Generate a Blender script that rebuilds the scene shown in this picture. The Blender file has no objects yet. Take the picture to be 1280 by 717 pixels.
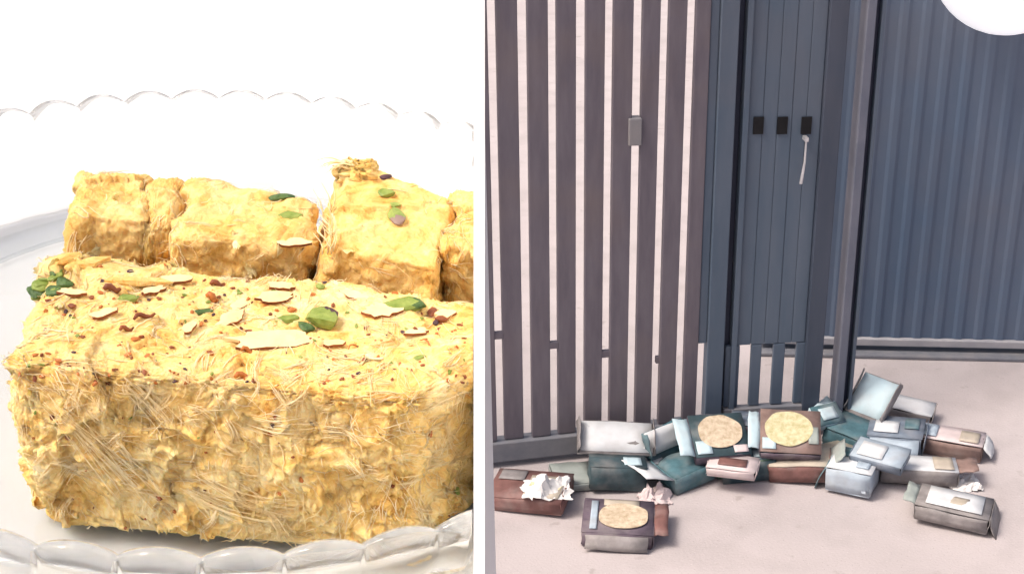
import bpy, bmesh, math, random
from mathutils import Vector, Matrix, noise
from mathutils.bvhtree import BVHTree
R = math.radians
random.seed(7)
S = bpy.context.scene
COL = S.collection

# ------------------------------------------------------------------ camera
CAM = Vector((0, 0, 1.864)); PITCH = R(23.0); F = 1750.0; PX0 = 715.0; PY0 = 358.5
cd = bpy.data.cameras.new('camera'); cam = bpy.data.objects.new('camera', cd); COL.objects.link(cam)
cam.location = CAM; cam.rotation_euler = (math.pi/2 - PITCH, 0, 0)
cd.sensor_width = 36; cd.lens = 36*F/1280; cd.shift_x = (640 - PX0)/1280
cd.clip_start = 0.01; cd.clip_end = 2000
S.camera = cam
# ------------------------------------------------------------------ light
SUN_EL, SUN_AZ = R(56), R(-108)          # azimuth measured from +Y towards +X
w = bpy.data.worlds.new('World'); S.world = w; w.use_nodes = True
nt = w.node_tree
sky = nt.nodes.new('ShaderNodeTexSky'); sky.sky_type = 'NISHITA'; sky.sun_disc = False
sky.sun_elevation = SUN_EL; sky.sun_rotation = SUN_AZ
sky.air_density = 0.75; sky.dust_density = 9.0; sky.ozone_density = 0.2
bg = nt.nodes['Background']; bg.inputs[1].default_value = 0.14
nt.links.new(sky.outputs[0], bg.inputs[0])
sl = bpy.data.lights.new('sun', 'SUN'); sl.energy = 1.4; sl.angle = R(17); sl.color = (1, 0.965, 0.92)
sun = bpy.data.objects.new('sun', sl); COL.objects.link(sun)
sdir = Vector((math.sin(SUN_AZ)*math.cos(SUN_EL), math.cos(SUN_AZ)*math.cos(SUN_EL), math.sin(SUN_EL)))
sun.rotation_euler = sdir.to_track_quat('Z', 'Y').to_euler()
S.view_settings.view_transform = 'Standard'; S.view_settings.look = 'None'
S.view_settings.exposure = 0.38; S.view_settings.gamma = 1

# ------------------------------------------------------------------ helpers
FWD = Vector((0, math.cos(PITCH), -math.sin(PITCH))); RT = Vector((1, 0, 0)); UP = Vector((0, math.sin(PITCH), math.cos(PITCH)))
def ray(px, py): return FWD + RT*((px-PX0)/F) + UP*((PY0-py)/F)
def ground(px, py, z=0.0):
    d = ray(px, py); return CAM + d*((z-CAM.z)/d.z)

def tag(o, label=None, cat=None, group=None, kind=None):
    if label: o['label'] = label
    if cat: o['category'] = cat
    if group: o['group'] = group
    if kind: o['kind'] = kind
    return o
def empty(name, loc, label=None, cat=None, group=None, rot=None):
    o = bpy.data.objects.new(name, None); COL.objects.link(o)
    o.empty_display_size = .02
    o.location = loc
    if rot is not None: o.rotation_euler = rot
    return tag(o, label, cat, group)
def link(name, me, parent=None, mat=None):
    o = bpy.data.objects.new(name, me); COL.objects.link(o)
    if mat is not None:
        for m in (mat if isinstance(mat, (list, tuple)) else [mat]): me.materials.append(m)
    if parent is not None:
        o.parent = parent
    return o
def mesh(name, verts, faces, smooth=False, mi=None):
    me = bpy.data.meshes.new(name); me.from_pydata([tuple(v) for v in verts], [], faces); me.update()
    if smooth: me.polygons.foreach_set('use_smooth', [True]*len(me.polygons))
    if mi: me.polygons.foreach_set('material_index', mi)
    return me
class MB:
    def __init__(s): s.v = []; s.f = []; s.m = []
    def add(s, vs, fs, mi=0):
        b = len(s.v); s.v += [Vector(v) for v in vs]; s.f += [[b+i for i in f] for f in fs]; s.m += [mi]*len(fs)
    def box(s, lo, hi, M=None, mi=0, jit=0):
        vs = [Vector((x, y, z)) for z in (lo[2], hi[2]) for y in (lo[1], hi[1]) for x in (lo[0], hi[0])]
        if jit: vs = [v+Vector([random.uniform(-jit, jit) for _ in range(3)]) for v in vs]
        if M is not None: vs = [M @ v for v in vs]
        s.add(vs, [(0,2,3,1),(4,5,7,6),(0,1,5,4),(2,6,7,3),(0,4,6,2),(1,3,7,5)], mi)
    def tube(s, pts, rs, n=6, mi=0):
        rings = []
        for i, p in enumerate(pts):
            a = pts[max(i-1, 0)]; b = pts[min(i+1, len(pts)-1)]
            t = (b-a).normalized(); u = t.orthogonal().normalized(); w_ = t.cross(u)
            rings.append([p+(u*math.cos(2*math.pi*k/n)+w_*math.sin(2*math.pi*k/n))*rs[i] for k in range(n)])
        vs = [v for r_ in rings for v in r_]
        fs = [(i*n+k, i*n+(k+1) % n, (i+1)*n+(k+1) % n, (i+1)*n+k) for i in range(len(pts)-1) for k in range(n)]
        fs += [tuple(range(n-1, -1, -1)), tuple((len(pts)-1)*n+k for k in range(n))]
        s.add(vs, fs, mi)
    def build(s, name, mat, parent=None, smooth=False, bevel=0):
        me = mesh(name, s.v, s.f, smooth, s.m)
        o = link(name, me, parent, mat)
        if bevel:
            b = o.modifiers.new('bevel', 'BEVEL'); b.width = bevel; b.segments = 2; b.limit_method = 'ANGLE'
        return o

# ------------------------------------------------------------------ materials
def mat(name, build):
    m = bpy.data.materials.new(name); m.use_nodes = True
    t = m.node_tree; p = t.nodes['Principled BSDF']
    build(t, p); return m
def N(t, ty, **kw):
    n = t.nodes.new(ty)
    for k, v in kw.items():
        if k in n.inputs: n.inputs[k].default_value = v
        else: setattr(n, k, v)
    return n
def ramp(t, src, stops):
    r = t.nodes.new('ShaderNodeValToRGB'); e = r.color_ramp.elements
    while len(e) < len(stops): e.new(.5)
    for el, (p, c) in zip(e, stops): el.position = p; el.color = (*c, 1)
    t.links.new(src, r.inputs[0]); return r
def varied(name, c1, c2, scale, rough=.7, bump=0, bscale=None, metallic=0, stretch=None, dirt=None, spec=.35, sss=0):
    def b(t, p):
        g = N(t, 'ShaderNodeNewGeometry'); vec = g.outputs['Position']
        if stretch:
            mp = N(t, 'ShaderNodeMapping'); mp.inputs['Scale'].default_value = stretch
            t.links.new(vec, mp.inputs[0]); vec = mp.outputs[0]
        n = N(t, 'ShaderNodeTexNoise'); n.inputs['Scale'].default_value = scale; n.inputs['Detail'].default_value = 6; n.inputs['Roughness'].default_value = .62
        t.links.new(vec, n.inputs['Vector'])
        r = ramp(t, n.outputs['Fac'], [(.33, c1), (.67, c2)])
        out = r.outputs[0]
        if dirt:
            n3 = N(t, 'ShaderNodeTexNoise'); n3.inputs['Scale'].default_value = dirt[1]; n3.inputs['Detail'].default_value = 8
            t.links.new(g.outputs['Position'], n3.inputs['Vector'])
            r3 = ramp(t, n3.outputs['Fac'], [(.48, (0, 0, 0)), (.72, (1, 1, 1))])
            mx = N(t, 'ShaderNodeMix', data_type='RGBA'); mx.inputs['B'].default_value = (*dirt[0], 1)
            sc = N(t, 'ShaderNodeMath', operation='MULTIPLY'); sc.inputs[1].default_value = dirt[2]
            t.links.new(r3.outputs[0], sc.inputs[0]); t.links.new(sc.outputs[0], mx.inputs['Factor'])
            t.links.new(out, mx.inputs['A']); out = mx.outputs['Result']
        t.links.new(out, p.inputs['Base Color'])
        p.inputs['Roughness'].default_value = rough; p.inputs['Metallic'].default_value = metallic
        p.inputs['Specular IOR Level'].default_value = spec
        if sss:
            p.inputs['Subsurface Weight'].default_value = sss; p.inputs['Subsurface Radius'].default_value = (1, .6, .25); p.inputs['Subsurface Scale'].default_value = .004
        if bump:
            n2 = N(t, 'ShaderNodeTexNoise'); n2.inputs['Scale'].default_value = bscale or scale*4; n2.inputs['Detail'].default_value = 6
            t.links.new(vec, n2.inputs['Vector'])
            bp = N(t, 'ShaderNodeBump'); bp.inputs['Strength'].default_value = bump; bp.inputs['Distance'].default_value = .002
            t.links.new(n2.outputs['Fac'], bp.inputs['Height']); t.links.new(bp.outputs[0], p.inputs['Normal'])
    return mat(name, b)

M = {}
M['white'] = varied('white_laminate', (.72, .72, .725), (.74, .74, .745), 20, .5)
M['board'] = varied('white_board', (.90, .90, .90), (.92, .92, .92), 40, .8, spec=.2)
M['concrete'] = varied('pale_concrete', (.455, .41, .412), (.515, .465, .468), 2.2, .9, bump=.5, bscale=140, dirt=((.36, .32, .32), 7, .5))
def speckle(m):
    t = m.node_tree; p = t.nodes['Principled BSDF']; src = p.inputs['Base Color'].links[0].from_socket
    g = N(t, 'ShaderNodeNewGeometry')
    for sc, lo, hi, col in ((260, .62, .72, (.24, .21, .21)), (190, .64, .74, (.62, .58, .57)), (16, .66, .74, (.33, .29, .28))):
        n = N(t, 'ShaderNodeTexNoise'); n.inputs['Scale'].default_value = sc; n.inputs['Detail'].default_value = 3; t.links.new(g.outputs['Position'], n.inputs['Vector'])
        r = ramp(t, n.outputs['Fac'], [(lo, (0, 0, 0)), (hi, (.7, .7, .7))])
        mx = N(t, 'ShaderNodeMix', data_type='RGBA'); mx.inputs['B'].default_value = (*col, 1)
        t.links.new(r.outputs[0], mx.inputs['Factor']); t.links.new(src, mx.inputs['A']); src = mx.outputs['Result']
    t.links.new(src, p.inputs['Base Color'])
speckle(M['concrete'])
M['slat'] = varied('brown_grey_paint', (.120, .106, .130), (.162, .145, .170), 9, .55, stretch=(4, 4, .7), dirt=((.19, .15, .14), 5, .45))
M['blue'] = varied('slate_blue_paint', (.078, .112, .16), (.108, .138, .185), 5, .5, stretch=(3, 3, .5), dirt=((.13, .13, .15), 4, .35))
M['blue2'] = varied('slate_blue_sheet', (.085, .130, .205), (.120, .157, .225), 3, .5, stretch=(2, 2, .5), dirt=((.15, .145, .165), 2.5, .4))
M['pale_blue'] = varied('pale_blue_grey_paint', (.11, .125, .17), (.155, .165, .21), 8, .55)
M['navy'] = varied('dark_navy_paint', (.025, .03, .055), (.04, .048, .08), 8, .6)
M['dblue'] = varied('dark_slate_paint', (.045, .06, .09), (.065, .08, .115), 5, .5, stretch=(3, 3, .5), dirt=((.09, .09, .11), 4, .35))
M['track'] = varied('pale_worn_paint', (.34, .34, .37), (.44, .43, .45), 10, .6)
M['black'] = varied('black_hole', (.004, .004, .006), (.01, .01, .012), 30, .8)
M['steel'] = varied('bare_steel', (.55, .55, .58), (.7, .7, .72), 40, .35, metallic=.5)
M['rail'] = varied('grey_rail_paint', (.15, .16, .19), (.23, .23, .25), 12, .6, dirt=((.28, .25, .24), 6, .5))
def lampm(t, p):
    p.inputs['Base Color'].default_value = (.85, .86, .9, 1); p.inputs['Roughness'].default_value = .3
    p.inputs['Emission Color'].default_value = (.95, .96, 1, 1); p.inputs['Emission Strength'].default_value = .45  # glow added so the globe's shaded underside stays white
M['lamp'] = mat('opal_glass_added_glow', lampm)
def card(name, c, v=.25, rough=.6):
    return varied(name, tuple(x*(1-v) for x in c), tuple(min(1, x*(1+v)) for x in c), 28, rough, dirt=((.4, .36, .34), 16, .35))
M['maroon'] = card('maroon_card', (.20, .10, .09)); M['brown'] = card('brown_card', (.25, .17, .15))
M['plum'] = card('plum_card', (.13, .10, .13)); M['teal'] = card('teal_card', (.075, .16, .19))
M['dteal'] = card('dark_teal_card', (.05, .085, .10)); M['green'] = card('green_card', (.10, .18, .13))
M['sage'] = card('sage_card', (.34, .38, .36), .12); M['lav'] = card('lavender_card', (.42, .50, .58), .12)
M['greyc'] = card('grey_card', (.27, .25, .25)); M['violet'] = card('violet_grey_card', (.17, .21, .27))
M['wcard'] = card('white_card', (.70, .72, .74), .05); M['bcard'] = card('pale_blue_card', (.55, .70, .76), .06)
M['pinkw'] = card('pinkish_white_card', (.66, .56, .56), .08); M['beige'] = card('beige_card', (.50, .44, .36), .12)
M['cream'] = varied('cream_sweet', (.46, .35, .23), (.74, .63, .48), 75, .5, bump=.5, bscale=200)
M['yellow'] = varied('pale_yellow_sweet', (.48, .43, .22), (.72, .66, .44), 75, .5, bump=.5, bscale=200)
M['print'] = None
M['paper'] = varied('white_tissue', (.74, .72, .70), (.80, .79, .78), 40, .8)

def sweet_mat(name, stops, spread, grain=1.0):
    def b(t, p):
        g = N(t, 'ShaderNodeNewGeometry'); L_ = t.links.new
        wn = N(t, 'ShaderNodeTexNoise'); wn.inputs['Scale'].default_value = 120; wn.inputs['Detail'].default_value = 3; L_(g.outputs['Position'], wn.inputs['Vector'])
        wv = N(t, 'ShaderNodeVectorMath', operation='MULTIPLY_ADD'); wv.inputs[1].default_value = (.012,)*3; L_(wn.outputs['Color'], wv.inputs[0]); L_(g.outputs['Position'], wv.inputs[2])
        vo = N(t, 'ShaderNodeTexVoronoi'); vo.inputs['Scale'].default_value = 120; L_(wv.outputs[0], vo.inputs['Vector'])
        sp = N(t, 'ShaderNodeSeparateColor'); L_(vo.outputs['Color'], sp.inputs[0])
        an = N(t, 'ShaderNodeMath', operation='MULTIPLY'); an.inputs[1].default_value = 6.283; L_(sp.outputs[0], an.inputs[0])
        vr = N(t, 'ShaderNodeVectorRotate'); L_(wv.outputs[0], vr.inputs['Vector']); L_(vo.outputs['Color'], vr.inputs['Axis']); L_(an.outputs[0], vr.inputs['Angle'])
        mp = N(t, 'ShaderNodeMapping'); mp.inputs['Scale'].default_value = (.16, 1, 1); L_(vr.outputs[0], mp.inputs[0])
        fb = N(t, 'ShaderNodeTexNoise'); fb.inputs['Scale'].default_value = 1150; fb.inputs['Detail'].default_value = 5; fb.inputs['Roughness'].default_value = .6; L_(mp.outputs[0], fb.inputs['Vector'])
        n = N(t, 'ShaderNodeTexNoise'); n.inputs['Scale'].default_value = 110; n.inputs['Detail'].default_value = 6; n.inputs['Roughness'].default_value = .6; n.inputs['Distortion'].default_value = .8
        L_(g.outputs['Position'], n.inputs['Vector'])
        oi = N(t, 'ShaderNodeObjectInfo')
        mm = N(t, 'ShaderNodeMath', operation='MULTIPLY_ADD'); mm.inputs[1].default_value = spread; mm.inputs[2].default_value = -spread/2; L_(oi.outputs['Random'], mm.inputs[0])
        f2 = N(t, 'ShaderNodeMath', operation='MULTIPLY_ADD'); f2.inputs[1].default_value = .55*grain; f2.inputs[2].default_value = -.275*grain; L_(fb.outputs['Fac'], f2.inputs[0])
        ad = N(t, 'ShaderNodeMath', operation='ADD'); L_(n.outputs['Fac'], ad.inputs[0]); L_(mm.outputs[0], ad.inputs[1])
        ad2 = N(t, 'ShaderNodeMath', operation='ADD'); L_(ad.outputs[0], ad2.inputs[0]); L_(f2.outputs[0], ad2.inputs[1])
        r = ramp(t, ad2.outputs[0], stops); L_(r.outputs[0], p.inputs['Base Color'])
        p.inputs['Roughness'].default_value = .55; p.inputs['Specular IOR Level'].default_value = .3
        p.inputs['Subsurface Weight'].default_value = .3; p.inputs['Subsurface Radius'].default_value = (1, .55, .2); p.inputs['Subsurface Scale'].default_value = .002
        hs = N(t, 'ShaderNodeMath', operation='MULTIPLY_ADD'); hs.inputs[1].default_value = .5; L_(sp.outputs[1], hs.inputs[0]); L_(fb.outputs['Fac'], hs.inputs[2])
        bp = N(t, 'ShaderNodeBump'); bp.inputs['Strength'].default_value = .85; bp.inputs['Distance'].default_value = .0010*grain
        L_(hs.outputs[0], bp.inputs['Height']); L_(bp.outputs[0], p.inputs['Normal'])
    return mat(name, b)
M['sweet'] = sweet_mat('golden_flaky_sweet', [(.23, (.54, .25, .04)), (.36, (.80, .50, .14)), (.54, (.86, .62, .25)), (.72, (.90, .75, .42))], 0)
M['sweet2'] = sweet_mat('smooth_golden_sweet', [(.26, (.54, .25, .04)), (.42, (.76, .46, .13)), (.57, (.83, .57, .22)), (.74, (.88, .68, .33))], 0, .8)
M['flake'] = sweet_mat('pale_flake', [(.25, (.74, .45, .12)), (.46, (.88, .66, .27)), (.66, (.93, .80, .46))], .2)
M['fibre'] = varied('pale_fibre', (.86, .62, .26), (.95, .82, .50), 90, .5, spec=.3, sss=.3)
M['pista'] = varied('pistachio_green', (.14, .21, .03), (.30, .36, .09), 260, .45, bump=.3, bscale=700)
M['pistad'] = varied('dark_pistachio', (.025, .07, .02), (.10, .17, .045), 420, .45, bump=.4, bscale=800)
M['skin'] = varied('nut_skin', (.13, .035, .015), (.30, .09, .03), 300, .55)
M['dark'] = varied('dark_nut_skin', (.035, .018, .022), (.10, .05, .06), 300, .55)
M['almond'] = varied('almond_flesh', (.80, .56, .27), (.86, .67, .38), 200, .5)
M['saff'] = varied('saffron_red', (.35, .10, .02), (.50, .18, .04), 300, .5)
def glass(t, p, k=.88):
    out = t.nodes['Material Output']; p.inputs['Base Color'].default_value = (.955, .97, .965, 1)
    p.inputs['Roughness'].default_value = .02; p.inputs['IOR'].default_value = 1.33; p.inputs['Transmission Weight'].default_value = 1
    tr = N(t, 'ShaderNodeBsdfTransparent'); tr.inputs[0].default_value = (.94, .95, .95, 1)
    mx = N(t, 'ShaderNodeMixShader'); mx.inputs[0].default_value = k
    t.links.new(tr.outputs[0], mx.inputs[1]); t.links.new(p.outputs[0], mx.inputs[2]); t.links.new(mx.outputs[0], out.inputs[0])
M['glass'] = mat('clear_glass', glass)
M['glass_base'] = mat('clear_base_glass', lambda t, p: glass(t, p, .36))
M['glass_floor'] = mat('clear_floor_glass', lambda t, p: glass(t, p, .15))

# ------------------------------------------------------------------ ground
me = mesh('ground', [(-600, -600, 0), (600, -600, 0), (600, 600, 0), (-600, 600, 0)], [(0, 1, 2, 3)])
tag(link('ground', me, None, M['concrete']), kind='structure')

# ================================================================== DISPLAY PLINTH SIDE
# local frame of the sloping plinth top: origin at the viewpoint, x right, y away, z up off the plinth
fL = ray(303, 358.5).normalized(); rL = (RT - fL*RT.dot(fL)).normalized(); uL = rL.cross(fL)
PL = R(28.0)
yL = fL*math.cos(PL) + uL*math.sin(PL); zL = uL*math.cos(PL) - fL*math.sin(PL)
ML = Matrix(((rL.x, yL.x, zL.x, 0), (rL.y, yL.y, zL.y, 0), (rL.z, yL.z, zL.z, CAM.z), (0, 0, 0, 1)))
MLi = ML.inverted()
def lray(px, py): return MLi.to_3x3() @ ray(px, py)
def lpt(px, py, z):
    d = lray(px, py); return d*(z/d.z)
H = .174
pb = lpt(303, 112, -H); pf = lpt(303, 689, -H)
RIM = (pb-pf).length/2; CTR = (pb+pf)/2
ZT = -H - .034                                   # plinth top
nL = lray(599, 0).cross(lray(599, 717)).normalized()
if nL.x < 0: nL = -nL
D0 = .20; TH = 14/F*D0
print('rim', RIM, 'ctr', CTR, 'tilt', math.degrees(zL.angle(Vector((0, 0, 1)))))

# plinth
p0 = lpt(599, 980, ZT); p1 = lpt(599, -120, ZT)
p3 = p0 + Vector((-.55, .0, 0)); p2 = p1 + Vector((-.75, .05, 0))
top = [ML @ p for p in (p0, p1, p2, p3)]
mb = MB()
mb.add(top + [Vector((p.x, p.y, 0)) for p in top], [(0, 1, 2, 3), (0, 4, 5, 1), (1, 5, 6, 2), (2, 6, 7, 3), (3, 7, 4, 0)])
pl = mb.build('display_plinth', M['white']); tag(pl, 'tall white plinth with a gently sloping top under the glass dish', 'plinth')
# divider board
def cpt(px, py, d): return MLi @ (CAM + ray(px, py)*d)
a = cpt(599, 800, D0); b = cpt(599, -60, D0)
foot = Vector((a.x, a.y, ZT+.0002)); foot -= nL*foot.dot(nL)
back = lpt(599, 60, ZT+.0002); backt = back + Vector((0, 0, b.z-back.z)); backt -= nL*backt.dot(nL)
side = [foot, a, b, backt, back]
vs = [ML @ (p+nL*TH/2) for p in side] + [ML @ (p-nL*TH/2) for p in side]
mb = MB(); mb.add(vs, [(0, 1, 2, 3, 4), (9, 8, 7, 6, 5)] + [(i, i+5, (i+1) % 5+5, (i+1) % 5) for i in range(5)])
dv = mb.build('divider_board', M['board']); tag(dv, 'thin upright white board standing at the right edge of the plinth', 'board')
CUT = TH/2 + .0006
def keep(p): return p.dot(nL) < -CUT
def cut(bm):
    geom = bm.verts[:] + bm.edges[:] + bm.faces[:]
    r = bmesh.ops.bisect_plane(bm, geom=geom, dist=1e-7, plane_co=-nL*CUT, plane_no=nL, clear_outer=True)
    ed = [e for e in r['geom_cut'] if isinstance(e, bmesh.types.BMEdge)]
    if ed: bmesh.ops.edgeloop_fill(bm, edges=ed)

# glass dish -------------------------------------------------------
def lathe(prof, n, mod=None):
    bm = bmesh.new(); rings = []
    for j, (r_, z) in enumerate(prof):
        ring = []
        for i in range(n):
            th = 2*math.pi*i/n; rr, zz = (r_, z) if mod is None else mod(j, r_, z, th)
            ring.append(bm.verts.new((CTR.x+rr*math.cos(th), CTR.y+rr*math.sin(th), ZT+zz)))
        rings.append(ring)
    m_ = len(rings)
    for j in range(m_):
        for i in range(n):
            bm.faces.new((rings[j][i], rings[j][(i+1) % n], rings[(j+1) % m_][(i+1) % n], rings[(j+1) % m_][i]))
    return bm
NS = 50
RB = RIM-.014
def scal(th): return abs(math.sin(NS*th/2))
HR = .0315
outer = [(RB-.02, .0005), (RB-.006, .002), (RB+.002, .006), (RIM-.005, .016), (RIM-.001, .0245), (RIM+.0005, HR)]
inner = [(RIM-.0010, HR+.0008), (RIM-.0028, HR), (RIM-.0031, .0247), (RIM-.0070, .0168), (RB+.0004, .0074), (RB-.0066, .0040), (RB-.02, .0027)]
prof = outer + inner
def mod(j, r_, z, th):
    s = scal(th); c = s - .62
    k = max(0, min(1, (z-.006)/.02))
    if z > .024: z += (s**.8-.35)*.0030*(1 if z > HR-.002 else .4)
    r_ += c*.0021*k*(1 if j < 6 else .35)
    return r_, z
bm = lathe(prof, NS*14, mod)
cut(bm); bmesh.ops.recalc_face_normals(bm, faces=bm.faces)
dish = empty('glass_dish', ML @ Vector((CTR.x, CTR.y, ZT)), 'clear glass dish with scalloped rim holding flaky golden sweets', 'dish')
def to_parent(bm, parent, world=ML):
    Mi = Matrix.Translation(-parent.location) @ world
    bmesh.ops.transform(bm, matrix=Mi, verts=bm.verts)
def from_bm(name, bm, material, parent, smooth=True):
    me = bpy.data.meshes.new(name); bm.to_mesh(me); bm.free()
    if smooth: me.polygons.foreach_set('use_smooth', [True]*len(me.polygons))
    return link(name, me, parent, material)
for f in bm.faces: f.material_index = 0 if f.calc_center_median().z-ZT > .0195 else 1      # lower wall made more transparent to lighten the shadow it casts
to_parent(bm, dish); from_bm('fluted_wall', bm, [M['glass'], M['glass_base']], dish)
# floor of the dish
bm = bmesh.new(); n = 96
for (z, flip) in ((.0006, 1), (.0026, 0)):
    vs = [bm.verts.new((CTR.x+(RB-.0205)*math.cos(2*math.pi*i/n), CTR.y+(RB-.0205)*math.sin(2*math.pi*i/n), ZT+z)) for i in range(n)]
    if z < .002: lo = vs
    else: hi = vs
bm.faces.new(lo[::-1]); bm.faces.new(hi)
for i in range(n): bm.faces.new((lo[i], lo[(i+1) % n], hi[(i+1) % n], hi[i]))
cut(bm); bmesh.ops.recalc_face_normals(bm, faces=bm.faces)
to_parent(bm, dish); from_bm('dish_base', bm, M['glass_floor'], dish, False)
ZB = ZT + .0030

# sweets ------------------------------------------------------------
def fbm(p, s, o=4): return noise.fractal(p*s, .9, 2.1, o)
def slab(corners, res, rnd, amp, seed, flaky):
    """hexahedron with rounded edges and displaced skin; corners: 4 bottom then 4 top (local), ccw seen from above"""
    off = Vector((seed*3.1, seed*1.7, seed*2.3))
    bm = bmesh.new()
    nx, ny, nz = res
    def pos(u, v, w_):
        b = corners[0]*(1-u)*(1-v)+corners[1]*u*(1-v)+corners[2]*u*v+corners[3]*(1-u)*v
        t = corners[4]*(1-u)*(1-v)+corners[5]*u*(1-v)+corners[6]*u*v+corners[7]*(1-u)*v
        return b*(1-w_)+t*w_
    ext = ((corners[1]-corners[0]).length, (corners[3]-corners[0]).length, (corners[4]-corners[0]).length)
    cache = {}
    def vert(i, j, k):
        key = (i, j, k)
        if key in cache: return cache[key]
        c = [i/nx, j/ny, k/nz]
        # rounding: distances in metres to the box inset by rnd
        q = [(c[a]-.5)*ext[a] for a in range(3)]; hlf = [ext[a]/2-rnd for a in range(3)]
        inner_ = [max(-hlf[a], min(hlf[a], q[a])) for a in range(3)]
        dv_ = Vector([q[a]-inner_[a] for a in range(3)])
        if dv_.length > 1e-9: dv_ = dv_.normalized()*rnd
        nrm = dv_.normalized() if dv_.length > 0 else Vector((0, 0, 1))
        qq = [inner_[a]+dv_[a] for a in range(3)]
        cc = [qq[a]/ext[a]+.5 for a in range(3)]
        p = pos(*cc)
        nw = (nrm.x*(corners[1]-corners[0]).normalized() + nrm.y*(corners[3]-corners[0]).normalized() + nrm.z*Vector((0, 0, 1))).normalized()
        d = amp*(1.1*fbm(p+off, 38) + .7*fbm(p+off, 120))
        if flaky:
            q_ = p+off; q_ = q_ + Vector((fbm(q_, 70, 3), fbm(q_+Vector((9, 0, 0)), 70, 3), fbm(q_+Vector((0, 9, 0)), 70, 3)))*.0035
            k_ = .5 if nw.z > .6 else 1
            for sc, wt in ((48, 1.35), (120, .62), (270, .26)):       # overlapping plates, each with its own height, tilt and grain
                dd, pts_ = noise.voronoi(q_*sc); c_ = pts_[0]
                hv = noise.cell_vector(c_*3.7+Vector((.5, .5, .5)))
                rel = q_-c_/sc; tl = (hv-Vector((.5, .5, .5)))
                d += k_*flaky*wt*((hv.x-.5)*1.1 + rel.dot(tl)*sc*1.5)
                if sc == 120:
                    g_ = noise.cell_vector(c_*5.1+Vector((.2, .7, .1)))-Vector((.5, .5, .5)); g_ = (g_-nw*g_.dot(nw)).normalized()
                    al = q_.dot(g_); ac = q_.dot(nw.cross(g_))
                    d += k_*flaky*.42*noise.noise(Vector((al*90, ac*620, c_.x*9)))
            d += k_*flaky*.17*fbm(q_, 520, 3)
        if nw.z < -.5: d = 0
        cache[key] = bm.verts.new(p+nw*d)
        return cache[key]
    def face(f, na, nb):
        for a_ in range(na):
            for b_ in range(nb):
                bm.faces.new((f(a_, b_), f(a_+1, b_), f(a_+1, b_+1), f(a_, b_+1)))
    face(lambda a_, b_: vert(a_, b_, nz), nx, ny); face(lambda a_, b_: vert(b_, a_, 0), ny, nx)
    face(lambda a_, b_: vert(a_, 0, b_), nx, nz); face(lambda a_, b_: vert(b_, ny, a_), nz, nx)
    face(lambda a_, b_: vert(0, b_, a_), nz, ny); face(lambda a_, b_: vert(nx, a_, b_), ny, nz)
    bmesh.ops.recalc_face_normals(bm, faces=bm.faces)
    cut(bm)
    return bm

def flake_mesh(L, W, bend, twist, seed, nl=9, nw_=11, th=.0005):
    rd = random.Random(seed); vs = []; fs = []
    ends = [1-rd.random()*.22 for _ in range(nw_+1)]; starts = [rd.random()*.18 for _ in range(nw_+1)]
    zo = [rd.uniform(-1, 1)*W*.05 for _ in range(nw_+1)]
    for i in range(nl+1):
        for j in range(nw_+1):
            t = starts[j]+(ends[j]-starts[j])*i/nl; x = (t-.5)*L
            wd = math.sin(math.pi*min(1, max(0, .16+.68*t)))**.5*(1+.10*math.sin(t*9+seed))
            y = (j/nw_-.5)*W*wd + math.sin(t*3+seed)*W*.12
            z = bend*(t-.15)**2*L + zo[j] + twist*(j/nw_-.5)*W*(t-.3) - .8*(j/nw_-.5)**2*W*.5
            vs.append(Vector((x, y, z + rd.uniform(-1, 1)*.0001)))
    m_ = nw_+1
    for i in range(nl):
        for j in range(nw_): fs.append((i*m_+j, (i+1)*m_+j, (i+1)*m_+j+1, i*m_+j+1))
    k = len(vs); vs += [v-Vector((0, 0, th)) for v in vs]
    fs += [tuple(x+k for x in f[::-1]) for f in fs]
    def rim(a_, b_): fs.append((a_, a_+k, b_+k, b_))
    for i in range(nl): rim((i+1)*m_, i*m_); rim(i*m_+nw_, (i+1)*m_+nw_)
    for j in range(nw_): rim(j, j+1); rim(nl*m_+j+1, nl*m_+j)
    return vs, fs
FLK = [flake_mesh(1, random.uniform(.30, .75), random.uniform(-.16, .03), random.uniform(-.15, .15), i, th=.02) for i in range(14)]

def frame(nrm, ang, tilt):
    t = Vector((1, 0, 0)) - nrm*nrm.x
    if t.length < .3: t = Vector((0, 0, 1)) - nrm*nrm.z
    t.normalize(); b_ = nrm.cross(t)
    x = t*math.cos(ang)+b_*math.sin(ang); y = nrm.cross(x)
    M3 = Matrix((x, y, nrm)).transposed().to_4x4()
    return M3 @ Matrix.Rotation(-tilt, 4, 'Y')

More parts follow.
